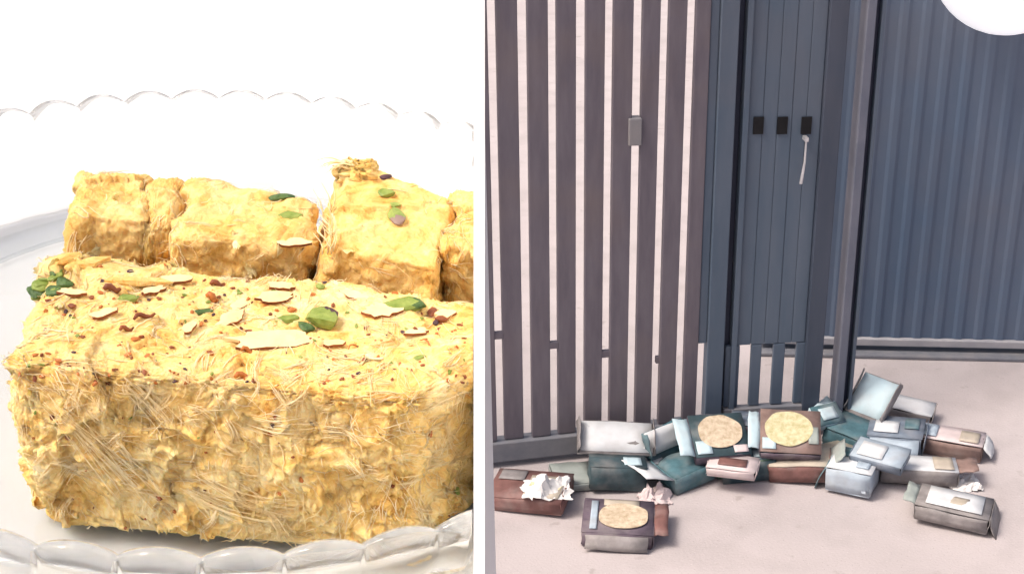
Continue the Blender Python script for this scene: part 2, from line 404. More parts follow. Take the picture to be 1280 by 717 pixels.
def make_sweet(name, label, corners, res, rnd, amp, seed, flaky, n_part, n_stuff, n_fib, material, top_bias=1.0, back_ok=False):
    bm = slab(corners, res, rnd, amp, seed, flaky)
    bm.faces.ensure_lookup_table()
    cc = sum(corners[:4], Vector())/4
    root = empty(name, ML @ cc, label, 'sweet', 'blocks of flaky sweet in the glass dish')
    inv = Matrix.Translation(-root.location)
    bvh = BVHTree.FromBMesh(bm)
    rd = random.Random(seed*11+5)
    faces = [f for f in bm.faces if f.normal.z > -.3 and keep(f.calc_center_median()) and f.normal.dot(nL) < .97
             and (f.normal.y < .75 or f.normal.z > .4)]
    cum = []; s = 0
    for f in faces:
        s += f.calc_area()*(top_bias if f.normal.z > .6 else 1.0); cum.append(s)
    def pick():
        f = faces[min(len(faces)-1, __import__('bisect').bisect(cum, rd.random()*s))]
        p = f.calc_center_median()
        side = f.normal.copy()
        # smooth the normal towards the main faces of the block
        best = max(MAINS, key=lambda v: v.dot(side)); nn = (best*1.2+side*.8).normalized()
        return p, nn
    ex = (corners[1]-corners[0]).normalized(); ey = (corners[3]-corners[0]).normalized()
    MAINS = [ex, -ex, -ey, ey, Vector((0, 0, 1))]
    from_bm_later = bm
    samples = [pick() for _ in range(n_part+n_stuff)]
    fibs = [pick() for _ in range(n_fib)]
    b2 = bm.copy(); to_parent(b2, root); body = from_bm('sweet_body', b2, material, root)
    meshes = []
    for i, (v, f) in enumerate(FLK): meshes.append(mesh('flake', v, f, True)); meshes[-1].materials.append(M['flake'])
    sm = MB()
    def ang_at(p, nn): 
        if nn.z > .6: return noise.noise(p*40+Vector((seed, 3, 1)))*4.5 + rd.gauss(0, .5)
        return -.75 + noise.noise(p*26+Vector((seed, 0, 0)))*2.6 + rd.gauss(0, .35)
    for i, (p, nn) in enumerate(samples):
        big = i < n_part
        L = (rd.uniform(.006, .014) if rd.random() < .85 else rd.uniform(.014, .019)) *(1 if n_part > 50 else .5) if big else rd.uniform(.0025, .006)
        k = rd.randrange(len(FLK))
        tl = rd.gauss(.0, .06) if nn.z <= .6 else rd.gauss(.0, .03)
        T = Matrix.Translation(p+nn*rd.uniform(-.0008, .0002)) @ frame(nn, ang_at(p, nn), tl) @ Matrix.Diagonal((L, L*rd.uniform(.6, 1.2), L*rd.uniform(.7, 1.1), 1))
        if not all(keep(T @ Vector((x, y, 0))) for x in (-.5, .5) for y in (-.4, .4)): continue
        if big:
            o = bpy.data.objects.new('flake', meshes[k]); COL.objects.link(o); o.parent = root
            o.matrix_local = inv @ ML @ T
        else:
            v, f = FLK[k]; sm.add([inv @ ML @ (T @ q) for q in v], f)
    if sm.v: tag(sm.build('small_flakes', M['flake'], root, True), kind='stuff')
    fm = MB()
    for p, nn in fibs:                       # a few nearly parallel strands that follow the surface
        if nn.z > .6 and rd.random() < .6: continue
        a0 = ang_at(p, nn) + rd.gauss(0, .3); L0 = rd.uniform(.003, .012); cv = rd.gauss(0, .5)
        for s_ in range(rd.choice((1, 1, 1, 2, 3, 5))):
            L = L0*rd.uniform(.5, 1.1); da = rd.gauss(0, .12); q_ = p + Vector([rd.gauss(0, .0009) for _ in range(3)]); pts = []
            lift = rd.uniform(0, .0006) if rd.random() < .7 else rd.uniform(.0005, .0022)
            for q in range(6):
                loc, n1, _i, _d = bvh.find_nearest(q_)
                if loc is None: break
                n1 = (n1*.4+nn).normalized()
                pts.append(loc+n1*(.0002+lift*(q/5)**2))
                q_ = loc + frame(n1, a0+da+cv*(q/5), 0).to_3x3() @ Vector((L/5, 0, 0))
            if len(pts) < 6 or not all(keep(x) for x in pts): continue
            r0 = rd.uniform(.00006, .00015)
            fm.tube([inv @ ML @ x for x in pts], [r0*.6, r0, r0, r0*.9, r0*.7, r0*.3], 3)
    if fm.v: tag(fm.build('fibres', M['fibre'], root, True), kind='stuff')
    return root, bvh, body

def hexa(top_px, zt, bot=None, zb=ZB, skew=(0, 0)):
    t = [lpt(x, y, zt) for x, y in top_px]
    b_ = [Vector((p.x+skew[0], p.y+skew[1], zb)) for p in t]
    return b_ + t
# front block: top outline in order front-left, front-right, back-right, back-left
ZT1 = -.1625
c1 = hexa([(6, 447), (514, 497), (690, 384), (58, 314)], ZT1)
c1[0] = lpt(54, 660, ZB); c1[1] = lpt(512, 699, ZB)
print('front block', [(c1[i+1]-c1[i]).length for i in range(3)], 'height', ZT1-ZB)
front, bvhF, _ = make_sweet('sweet_block', 'large flaky block at the front of the dish with chopped nuts on top', c1, (250, 120, 112), .0042, .0010, 1, .0024, 45, 120, 1500, M['sweet'], .9)
def backpiece(name_label, tp, zt, seed, rnd=.004, lean=None, spread=None, n=(8, 20, 160), amp=.0019, flaky=.0016, mt='sweet2'):
    c = hexa(tp, zt)
    if lean:
        for i in range(4): c[4+i] = c[4+i] + Vector((0, 0, lean[i]))
    if spread:
        for i in range(4): c[i] = c[i] + Vector(spread[i])
    return make_sweet('sweet_block', name_label, c, (72, 60, 60), rnd, amp, seed, flaky, n[0], n[1], n[2], M[mt], .8)
ZT2 = -.158
bl, _, _ = backpiece('small lumpy block at the back left of the dish', [(84, 264), (192, 276), (190, 208), (98, 209)], ZT2, 3, .004)
b2_, _, _ = backpiece('narrow lump squeezed between the back left and middle blocks', [(170, 276), (232, 278), (240, 212), (178, 216)], ZT2, 4, .0045, amp=.0022)
b3, bvhM, _ = backpiece('back middle block topped with green pistachio slivers', [(210, 292), (384, 299), (394, 241), (244, 220)], -.158, 5, .004, n=(14, 40, 260))
b4, bvhR, _ = backpiece('tilted back right block with three nut pieces on its top', [(414, 296), (548, 318), (566, 246), (432, 204)], -.155, 6, .0025, lean=(-.002, -.004, .000, .003), spread=((-.015, -.003, 0), (.002, -.004, 0), (.002, 0, 0), (-.014, .001, 0)), n=(5, 14, 110), amp=.0013, flaky=.0011)
b5, _, _ = backpiece('back right corner block ending at the white board', [(556, 300), (640, 310), (640, 240), (566, 238)], -.156, 8, .004)

# garnish ----------------------------------------------------------
def hit(bvh, px, py):
    d = lray(px, py).normalized(); loc, nn, i, ds = bvh.ray_cast(Vector((0, 0, 0)), d)
    if loc is None: return None, None, None
    return loc, nn, loc.dot(MLi.to_3x3() @ FWD)
def blob(a_, b_, c_, seed, n=10, m_=7, chunky=.12):
    rd = random.Random(seed); vs = []; fs = []
    for i in range(m_+1):
        ph = math.pi*i/m_
        for k in range(n):
            th = 2*math.pi*k/n; q = Vector((math.sin(ph)*math.cos(th), math.sin(ph)*math.sin(th), math.cos(ph)))
            s = 1+chunky*noise.noise(q*1.7+Vector((seed*5.3, 0, 0)))*2
            vs.append(Vector((q.x*a_*s, q.y*b_*s, max(-.7, min(.8, q.z))*c_*s)))
    for i in range(m_):
        for k in range(n): fs.append((i*n+k, i*n+(k+1) % n, (i+1)*n+(k+1) % n, (i+1)*n+k))
    return vs, fs
def garnish(root, bvh, name, px, py, wpx, hpx, mt, ang=0, shape='blob', lift=.3, seed=0, tilt=0, upright=False):
    loc, nn, dep = hit(bvh, px, py)
    if loc is None: return
    nn = (nn*.3+Vector((0, 0, 1))).normalized() if nn.z > .25 else nn
    g_ = 1.22 if name.startswith('pist') else 1.12 if shape == 'flat' else 1.1
    a_ = g_*wpx/F*dep/2; b_ = g_*hpx/F*dep/2*(1.45 if nn.z > .25 else 1.0)
    T = Matrix.Translation(loc) @ frame(nn, R(ang), R(tilt))
    Mx = Matrix.Translation(-root.location) @ ML @ T
    if shape == 'blob':                    # chopped piece: an angular, flattened hull with a strip of skin on one end
        rq = random.Random(px*7+py*13+seed); c_ = min(a_, b_)*.6; hb = bmesh.new()
        for i in range(26):
            q = Vector((rq.gauss(0, 1), rq.gauss(0, 1), rq.gauss(0, 1))).normalized()
            q *= rq.uniform(.82, 1.06)
            hb.verts.new((q.x*a_, q.y*b_*(1-.25*q.x), max(-.6, min(.55+.2*q.x, q.z))*c_))
        bmesh.ops.convex_hull(hb, input=hb.verts[:]); bmesh.ops.delete(hb, geom=[v for v in hb.verts if not v.link_faces], context='VERTS')
        bmesh.ops.subdivide_edges(hb, edges=hb.edges[:], cuts=1, use_grid_fill=True, smooth=.25)
        mats = [mt] if not isinstance(mt, tuple) else list(mt)
        for fc in hb.faces:
            if len(mats) > 1 and fc.calc_center_median().x > a_*.4: fc.material_index = 1
        bmesh.ops.transform(hb, matrix=Mx @ Matrix.Translation((0, 0, c_*min(lift, .45))) @ Matrix.Rotation(rq.uniform(-.2, .2), 4, 'X'), verts=hb.verts)
        return from_bm(name, hb, mats, root, False)
    if shape == 'flat':                    # almond sliver: a thin plate with brown skin round its edge
        n = 18; th = .0007; rd = random.Random(px*3+py); vs = []; fs = []
        rr = [1+rd.uniform(-.32, .12) for _ in range(n)]
        for z in (0, th):
            for k in range(n):
                t = 2*math.pi*k/n; x = a_*rr[k]*math.cos(t); y = b_*rr[k]*math.sin(t)
                vs.append(Vector((x, y, z+.0003+.05*x*math.sin(px)+.06*y)))
        fs = [tuple(range(n-1, -1, -1)), tuple(range(n, 2*n))] + [(k, (k+1) % n, (k+1) % n+n, k+n) for k in range(n)]
        cut_ = rd.uniform(0, 6)
        mi = [0, 0] + [1 if math.sin(2*math.pi*k/n) < .15 else 0 for k in range(n)]
        me = mesh(name, [Mx @ q for q in vs], fs, False, mi)
        return link(name, me, root, [M['almond'], M['skin']])
    if shape == 'stick':
        mb_ = MB(); L = a_*2; pts = [Vector((L*(t/5-.5), L*.10*math.sin(t), .0005+.0006*math.sin(t*1.3))) for t in range(6)]
        mb_.tube(pts, [b_*.5, b_*.9, b_, b_, b_*.8, b_*.4], 6)
        mb_.v = [Mx @ q for q in mb_.v]
        return mb_.build(name, mt, root, True)
P, PD, SK, DK, SF = M['pista'], M['pistad'], M['skin'], M['dark'], M['saff']
G = lambda *a_, **k: garnish(front, bvhF, *a_, **k)
rd = random.Random(3)
for i in range(14):      # coarse dark pistachio heap at the left edge
    G('pistachio_chunk', 62+rd.uniform(-18, 18), 357+rd.uniform(-14, 12), rd.uniform(14, 26), rd.uniform(8, 14), PD if i % 3 else P, ang=rd.uniform(0, 180), seed=i, lift=.9)
G('pistachio_chunk', 47, 372, 15, 9, P, ang=30); G('pistachio_chunk', 38, 378, 9, 9, PD)
G('pistachio_sliver', 160, 375, 27, 10, P, ang=8, lift=.8); G('nut_skin_chip', 163, 340, 9, 7, DK, lift=.8)
G('pistachio_chunk', 277, 328, 17, 12, (P, DK), ang=60, lift=.8); G('pistachio_sliver', 252, 391, 26, 8, PD, ang=20, lift=.8)
for (x, y, w_, h_, a_) in [(140, 363, 18, 6, 15), (265, 374, 14, 6, -20), (272, 357, 16, 5, 10), (180, 397, 26, 4, 35), (158, 413, 16, 4, 30), (22, 404, 30, 4, 20), (115, 372, 10, 4, 60), (60, 376, 8, 4, 20), (126, 366, 12, 4, -30),
                           (322, 344, 10, 7, 50), (365, 388, 12, 6, 10), (470, 344, 12, 9, 0), (494, 367, 9, 5, -30), (508, 365, 10, 5, -40), (310, 440, 16, 4, 10), (305, 472, 22, 5, 20), (560, 355, 46, 4, 12), (170, 424, 12, 6, 20), (262, 441, 8, 5, 0), (90, 383, 10, 5, 0)]:
    G('nut_skin_chip', x, y, w_, h_, SK if (x+y) % 3 else SF, ang=a_, shape='stick' if w_ > 12 else 'blob', lift=.8)
for (x, y, w_, h_, a_) in [(340, 428, 104, 24, 3), (345, 374, 46, 14, 18), (350, 360, 34, 9, 10), (478, 391, 46, 20, 8), (290, 400, 46, 14, 50), (90, 369, 36, 10, -20), (556, 396, 26, 12, 30), (560, 362, 44, 10, 14), (215, 352, 50, 11, 8), (130, 395, 34, 10, 20), (300, 384, 40, 12, 65), (190, 366, 34, 9, 40), (442, 372, 36, 10, -30), (418, 432, 34, 9, 12), (236, 412, 30, 9, 70), (520, 418, 34, 9, 24)]:
    G('almond_sliver', x, y, w_, h_, None, ang=a_, shape='flat')
G('pistachio_sliver', 357, 400, 32, 9, P, ang=4, lift=.9); G('pistachio_chunk', 381, 410, 22, 11, PD, ang=-20, lift=.8)
G('pistachio_half', 404, 403, 38, 26, (P, DK), ang=50, lift=1.0); G('pistachio_sliver', 505, 384, 50, 17, (P, PD), ang=2, lift=.8)
G('nut_skin_chip', 541, 391, 20, 9, SK, ang=75, lift=.9); G('nut_skin_chip', 551, 400, 17, 9, SK, ang=10, lift=.8); G('nut_skin_chip', 545, 404, 9, 7, DK, lift=.8)
G('pistachio_chunk', 400, 360, 12, 7, P, lift=.8); G('pistachio_sliver', 525, 447, 16, 5, P, ang=30, lift=.9); G('pistachio_sliver', 571, 612, 18, 5, P, ang=85, lift=.5)
G('pistachio_chunk', 52, 455, 8, 5, P, lift=.8); G('saffron_thread', 535, 432, 26, 1.6, SF, ang=-50, shape='stick')
G('saffron_thread', 445, 434, 24, 1.4, SF, ang=40, shape='stick')
A = lambda *a_, **k: garnish(b3, bvhM, *a_, **k)
A('pistachio_sliver', 352, 249, 32, 9, PD, ang=8, lift=.8); A('pistachio_half', 364, 273, 28, 12, P, ang=-14, lift=.8); A('almond_sliver', 366, 306, 42, 10, None, ang=-5, shape='flat'); A('pistachio_chunk', 333, 238, 12, 6, P, lift=.6)
A = lambda *a_, **k: garnish(b4, bvhR, *a_, **k)
A('nut_skin_chip', 481, 222, 17, 9, DK, ang=-20, lift=.8); A('pistachio_chunk', 483, 243, 20, 10, P, ang=-10, lift=.7); A('pistachio_half', 497, 273, 36, 15, (P, M['brown']), ang=-95, lift=.7); A('pistachio_chunk', 494, 256, 14, 5, P, lift=.3)
paths = [([(58, 500), (95, 540), (130, 580), (170, 622)], 10, 20), ([(90, 520), (135, 560), (175, 600), (215, 640)], 8, 14), ([(225, 600), (265, 626), (310, 642), (372, 650)], 9, 22),
         ([(240, 585), (285, 615), (330, 630), (385, 636)], 7, 12), ([(150, 470), (190, 500), (226, 540)], 9, 16), ([(300, 520), (350, 535), (400, 530)], 8, 14)]
for i in range(64):
    x, y = rd.uniform(25, 585), rd.uniform(455, 665) if i % 4 else rd.uniform(455, 490)
    an = noise.noise(Vector((x*.011, y*.011, 2.2)))*3.4 + 1.1 + rd.gauss(0, .35); L = rd.uniform(16, 46); bd = rd.gauss(0, .9)
    if rd.random() < .5: an += math.pi
    paths.append(([(x, y), (x+L*.5*math.cos(an), y+L*.5*math.sin(an)), (x+L*.95*math.cos(an+bd*.5), y+L*.95*math.sin(an+bd*.5))], rd.uniform(2, 5), rd.randint(5, 13)))
for path, w0, nst in paths:
    bm_ = MB(); iv = Matrix.Translation(-front.location)
    for k in range(nst):
        ox, oy = rd.gauss(0, w0*.7), rd.gauss(0, w0*.7); pts = []; t0 = rd.uniform(0, .25); t1 = rd.uniform(.75, 1); lf = rd.uniform(.0002, .0014); spr = rd.gauss(0, w0*.5), rd.gauss(0, w0*.5)
        for q in range(8):
            t = (t0+(t1-t0)*q/7)*(len(path)-1); i = min(int(t), len(path)-2); u = t-i
            loc, nn, dep = hit(bvhF, path[i][0]*(1-u)+path[i+1][0]*u+ox+spr[0]*t, path[i][1]*(1-u)+path[i+1][1]*u+oy+spr[1]*t)
            if loc is not None and keep(loc): pts.append(loc+Vector((0, -1, .35))*lf)
        if len(pts) < 6: continue
        for _ in range(3):
            for q in range(1, len(pts)-1): pts[q] = (pts[q-1]+pts[q]*2+pts[q+1])/4
        r0 = rd.uniform(.00004, .00011); n_ = len(pts)
        bm_.tube([iv @ ML @ x for x in pts], [r0*(.4+.6*math.sin(math.pi*(q+.6)/n_)) for q in range(n_)], 5)
    if bm_.v: tag(bm_.build('strand_bundle', M['fibre'], front, True), kind='stuff')
G('sweet_strip', 168, 353, 84, 11, M['sweet2'], ang=2, lift=.5); G('sweet_strip', 112, 330, 60, 14, M['sweet2'], ang=18, lift=.3); G('sweet_strip', 84, 326, 40, 14, M['sweet2'], ang=30, lift=.3)
# nut dust
cr = MB(); inv = Matrix.Translation(-front.location)
for i in range(330):
    x, y = rd.uniform(20, 590), rd.uniform(322, 480)
    if rd.random() < .12: y = rd.uniform(480, 660)
    loc, nn, dep = hit(bvhF, x, y)
    if loc is None or not keep(loc+nL*.001): continue
    s = rd.uniform(.0002, .0006)
    v, f = blob(s*rd.uniform(1, 2), s, s, i, 5, 3)
    T = inv @ ML @ Matrix.Translation(loc) @ frame(nn, rd.uniform(0, 6), 0)
    cr.add([T @ q for q in v], f, rd.choice((0, 0, 1, 1, 2, 3)))
tag(cr.build('nut_crumbs', [SK, SF, DK, P], front), kind='stuff')
# wisps on the back right block
kn = MB(); wp = MB(); inv4 = Matrix.Translation(-b4.location)
for i in range(5):
    loc, nn, dep = hit(bvhR, 446+rd.uniform(-14, 14), 214+rd.uniform(-6, 6))
    if loc is None: continue
    v, f = blob(.0050, .0042, .0038, i, 16, 12, .3)
    kn.add([inv4 @ ML @ (loc+Vector((rd.uniform(-.001, .001), 0, -.0012))+q*rd.uniform(.5, 1.1)) for q in v], f)
for i in range(22):
    loc, nn, dep = hit(bvhR, 438+rd.uniform(-6, 12), 210+rd.uniform(0, 8))
    if loc is None: continue
    e = Vector((-.0075*rd.uniform(.2, 1.2), rd.uniform(-.002, .003), rd.uniform(-.002, .001)))
    pts = [loc+e*t+Vector((0, 0, .0018*math.sin(t*2.9)+.001)) for t in (0, .25, .5, .75, 1)]
    wp.tube([inv4 @ ML @ q for q in pts], [.0003, .0003, .00025, .00018, .00006], 4)
for i in range(26):     # white threads in the cleft beside it
    x0, y0 = 405+rd.uniform(-8, 5), 318-rd.uniform(0, 40)
    loc, nn, dep = hit(bvhR, 402+rd.uniform(0, 16), rd.uniform(262, 318))
    if loc is None: continue
    e = Vector((rd.uniform(-.004, .001), rd.uniform(.0, .004), rd.uniform(.002, .009)))
    wp.tube([inv4 @ ML @ (loc+e*t+Vector((.001*math.sin(3*t), -.0006, 0))) for t in (0, .3, .6, 1)], [.0002, .0002, .00016, .0001], 3)
tag(kn.build('crumb_clump', M['sweet2'], b4, True), kind='stuff')
tag(wp.build('wisps', M['fibre'], b4, True), kind='stuff')

# ================================================================== GATE SIDE
def vplane(A_, B_):
    s = (B_-A_); s.z = 0; s.normalize(); nrm = Vector((s.y, -s.x, 0))
    if nrm.y > 0: nrm = -nrm
    return A_.copy(), s, nrm            # nrm faces the viewer
def onpl(pl_, px, py):
    A_, s, nrm = pl_; d = ray(px, py); t = (A_-CAM).dot(nrm)/d.dot(nrm); p = CAM+d*t
    return (p-A_).dot(s), p.z
def pmat(pl_): 
    A_, s, nrm = pl_; m_ = Matrix((s, -nrm, Vector((0, 0, 1)))).transposed().to_4x4(); return m_    # local x along, y away, z up
class Panel:
    def __init__(self, name, pl_, label, cat):
        self.pl = pl_; self.root = empty(name, Vector((pl_[0].x, pl_[0].y, 0)), label, cat); self.root.rotation_euler = pmat(pl_).to_euler()
    def bx(self, name, x0, x1, y0, y1, z0, z1, m_, bevel=.0025):
        mb_ = MB(); mb_.box((x0, y0, z0), (x1, y1, z1)); return mb_.build(name, m_, self.root, False, bevel)
TOPZ = 2.05
# slatted leaf
plA = vplane(ground(606, 584), ground(905, 551))
gA = Panel('slatted_gate', plA, 'brown grey slatted gate leaf with light showing through its gaps', 'gate')
mid = 280
gaps = [620.5, 656.3, 691.8, 725.6, 759.0, 793.0, 824.5, 856.0]
cen = [onpl(plA, g, mid)[0] for g in gaps]
gw = .021
zr = onpl(plA, 620, 552)[1]
edges = [cen[0]-(cen[1]-cen[0])*k for k in range(15, 0, -1)] + cen
for i in range(len(edges)-1):
    dz = random.uniform(-.003, .003)
    gA.bx('slat', edges[i]+gw/2+random.uniform(-.001, .001), edges[i+1]-gw/2+random.uniform(-.001, .001), dz, .016+dz, zr+.002, TOPZ, M['slat'])
xs = onpl(plA, 877, 470)[0]; xe = onpl(plA, 914, mid)[0]
gA.bx('slat', cen[-1]+gw/2, xs-.012, 0, .016, zr+.002, TOPZ, M['slat'])
zf = onpl(plA, 877, 430)[1]
gA.bx('filler_plate', xs-.0115, xs+.0115, .004, .012, zf, TOPZ, M['blue'])
gA.bx('stile', xs+.012, xe-.004, -.004, .030, zr+.002, TOPZ, M['blue'])
gA.bx('bottom_rail', edges[0], xe-.004, -.012, .034, zr-.055, zr, M['rail'])
gA.bx('gap_shade_strip', edges[0], xe-.006, -.004, .02, .012, zr-.056, M['navy'])  # navy strip added for the dark shade in the gap under the rail
gA.bx('top_rail', edges[0], xe-.004, -.012, .034, TOPZ+.001, TOPZ+.05, M['rail'])
x_, z_ = onpl(plA, 793, 163)
gA.bx('lock_block', x_-.016, x_+.016, -.012, .022, z_-.036, z_+.032, M['rail'])
for (px, py) in ((692, 432), (757, 443), (623, 420), (826, 450)):
    x_, z_ = onpl(plA, px, py); gA.bx('gate_bolt', x_-.013, x_+.013, .001, .014, z_-.010, z_+.010, M['slat'])
# wicket door
plB = vplane(ground(903, 549), ground(1046, 540))
gB = Panel('wicket_door', plB, 'slate blue narrow door with three square holes and a hanging latch', 'door')
X = lambda px, py=mid: onpl(plB, px, py)[0]
zs = onpl(plB, 960, 430)[1]; zb = onpl(plB, 960, 507)[1]
gB.bx('joint_post', X(909), X(921), .02, .05, .005, TOPZ, M['navy'])
gB.bx('stile', X(921.5), X(929), -.006, .03, .015, TOPZ, M['blue'])
# folded sheet: shallow vertical ribs
sh = MB(); xa, xb = X(929.3), X(1017); nrib = 5
for k in range(nrib):
    u0 = xa+(xb-xa)*k/nrib; u1 = xa+(xb-xa)*(k+1)/nrib
    gB.bx('door_panel', u0+.0006, u1-.0006, .003+.0008*(k % 2), .0055, zs, TOPZ, M['blue'], .002)
gB.bx('backing_sheet', xa-.001, xb+.001, .006, .016, zs+.002, TOPZ-.003, M['blue'], 0)
low = [(929.5, 923), (939, 950), (966, 979), (995, 1006)]
Xl = lambda px: onpl(plB, px, 466)[0]
for a_, b_ in ((938, 951), (965.5, 980)):
    gB.bx('bar', Xl(a_), Xl(b_), .003, .016, zb+.002, zs-.002, M['blue'])
gB.bx('bar', Xl(906), Xl(924), .003, .016, zb+.002, zs-.002, M['blue'])
gB.bx('bar', Xl(994), Xl(1010), .003, .016, zb+.002, zs-.002, M['blue'])
gB.bx('bottom_rail', Xl(906), Xl(1010), -.008, .02, .012, zb, M['rail'])
gB.bx('lock_stile', X(1017.5), X(1040), -.010, .035, .015, TOPZ, M['dblue'])
for px in (948, 978, 1008):
    x_, z_ = onpl(plB, px, 157); mb_ = MB(); mb_.box((x_-.013, -.0015, z_-.022), (x_+.013, .0018, z_+.022)); mb_.build('square_hole', M['black'], gB.root)
mb_ = MB(); x_, z_ = onpl(plB, 1005, 172); x2, z2 = onpl(plB, 998, 226)
mb_.tube([Vector((x_, -.02, z_)), Vector(((x_+x2)/2+.002, -.024, (z_+z2)/2)), Vector((x2, -.022, z2))], [.0025, .003, .0042], 8)
mb_.box((x_-.004, -.024, z_-.004), (x_+.005, .002, z_+.006)); mb_.build('hanging_latch', M['steel'], gB.root)
# gate post on the right of the wicket
pp = ground(1045, 540)
po = empty('gate_post', pp, 'slate blue square gate post between the narrow door and the ribbed sheet gate', 'post')
po.rotation_euler = pmat(plB).to_euler()
x0 = 0
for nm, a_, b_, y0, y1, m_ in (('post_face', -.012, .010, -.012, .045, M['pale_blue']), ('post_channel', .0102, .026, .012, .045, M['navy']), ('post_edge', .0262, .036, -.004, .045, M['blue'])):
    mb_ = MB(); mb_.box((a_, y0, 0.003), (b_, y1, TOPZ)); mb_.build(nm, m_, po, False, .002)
# ribbed sheet gate
plC = vplane(ground(1050, 439), ground(1280, 444))
gC = Panel('sheet_gate', plC, 'slate blue ribbed metal sheet gate at the far right', 'gate')
zc = onpl(plC, 1160, 422)[1]
prof_ = []; x = -.25; pitch = .062
xr = onpl(plC, 1340, 200)[0]+.6
while x < xr:
    prof_ += [(x, 0), (x+pitch*.42, 0), (x+pitch*.58, -.0045), (x+pitch*.84, -.0045)]; x += pitch
vs = []; fs = []
for (u, d) in prof_:
    vs += [(u, d, zc), (u, d, TOPZ), (u, d+.002, zc), (u, d+.002, TOPZ)]
for i in range(len(prof_)-1):
    b_ = i*4; fs += [(b_, b_+4, b_+5, b_+1), (b_+2, b_+3, b_+7, b_+6), (b_, b_+2, b_+6, b_+4), (b_+1, b_+5, b_+7, b_+3)]
link('ribbed_sheet', mesh('ribbed_sheet', vs, fs), gC.root, M['blue2'])
gC.bx('frame_rail', -.25, xr, -.016, .03, zc-.024, zc-.001, M['track'])
gC.bx('bottom_rail', -.25, xr, -.008, .03, .03, zc-.025, M['dblue'])
mb_ = MB(); mb_.box((-.25, -.05, .0005), (xr, .04, .012)); mb_.build('floor_track', M['rail'], gC.root, False, .003)
gC.bx('top_rail', -.25, xr, -.016, .03, TOPZ+.001, TOPZ+.05, M['rail'])
# white globe lamp, upper right
A_, s_, n_ = plC
d = ray(1262, -53); t = ((A_+n_*.21)-CAM).dot(n_)/d.dot(n_); gp = CAM+d*t
rg = 96/F*(gp-CAM).dot(FWD)
lamp = empty('globe_lamp', gp, 'large round white lamp globe with added glow on the ribbed sheet gate', 'lamp')
bm = bmesh.new(); bmesh.ops.create_uvsphere(bm, u_segments=40, v_segments=24, radius=rg); from_bm('globe', bm, M['lamp'], lamp)
mb_ = MB(); mb_.tube([Vector(n_)*-.15, Vector(n_)*-.215], [.05, .06], 16); mb_.build('bracket', M['rail'], lamp, True)

# ------------------------------------------------------------------ scattered sweet boxes
def panel_mesh(mb_, w_, h_, th, M4, mi=0, sag=.0, jit=.002, nx=4, ny=3, rd=random):
    """bent card panel: w along x, h along y, thickness z"""
    vs = []; fs = []; ph = rd.uniform(0, 6)
    for z in (0, th):
        for j in range(ny+1):
            for i in range(nx+1):
                x = (i/nx-.5)*w_; y = j/ny*h_
                zz = z+sag*math.sin(math.pi*i/nx+ph*.2)*math.sin(math.pi*j/ny*.9)*w_
                vs.append((x, y, zz))
    jt = [Vector((rd.uniform(-jit, jit), rd.uniform(-jit, jit), rd.uniform(-jit, jit))) for _ in range((nx+1)*(ny+1))]
    vs = [Vector(v)+jt[k % len(jt)] for k, v in enumerate(vs)]
    m_ = nx+1; k = m_*(ny+1)
    for j in range(ny):
        for i in range(nx):
            f = (j*m_+i, j*m_+i+1, (j+1)*m_+i+1, (j+1)*m_+i); fs += [f[::-1], tuple(q+k for q in f)]
    for i in range(nx): fs += [(i, i+1, i+1+k, i+k), (ny*m_+i+1, ny*m_+i, ny*m_+i+k, ny*m_+i+1+k)]
    for j in range(ny): fs += [((j+1)*m_, j*m_, j*m_+k, (j+1)*m_+k), (j*m_+nx, (j+1)*m_+nx, (j+1)*m_+nx+k, j*m_+nx+k)]
    mb_.add([M4 @ v for v in vs], fs, mi)
TR = Matrix.Translation; RO = Matrix.Rotation
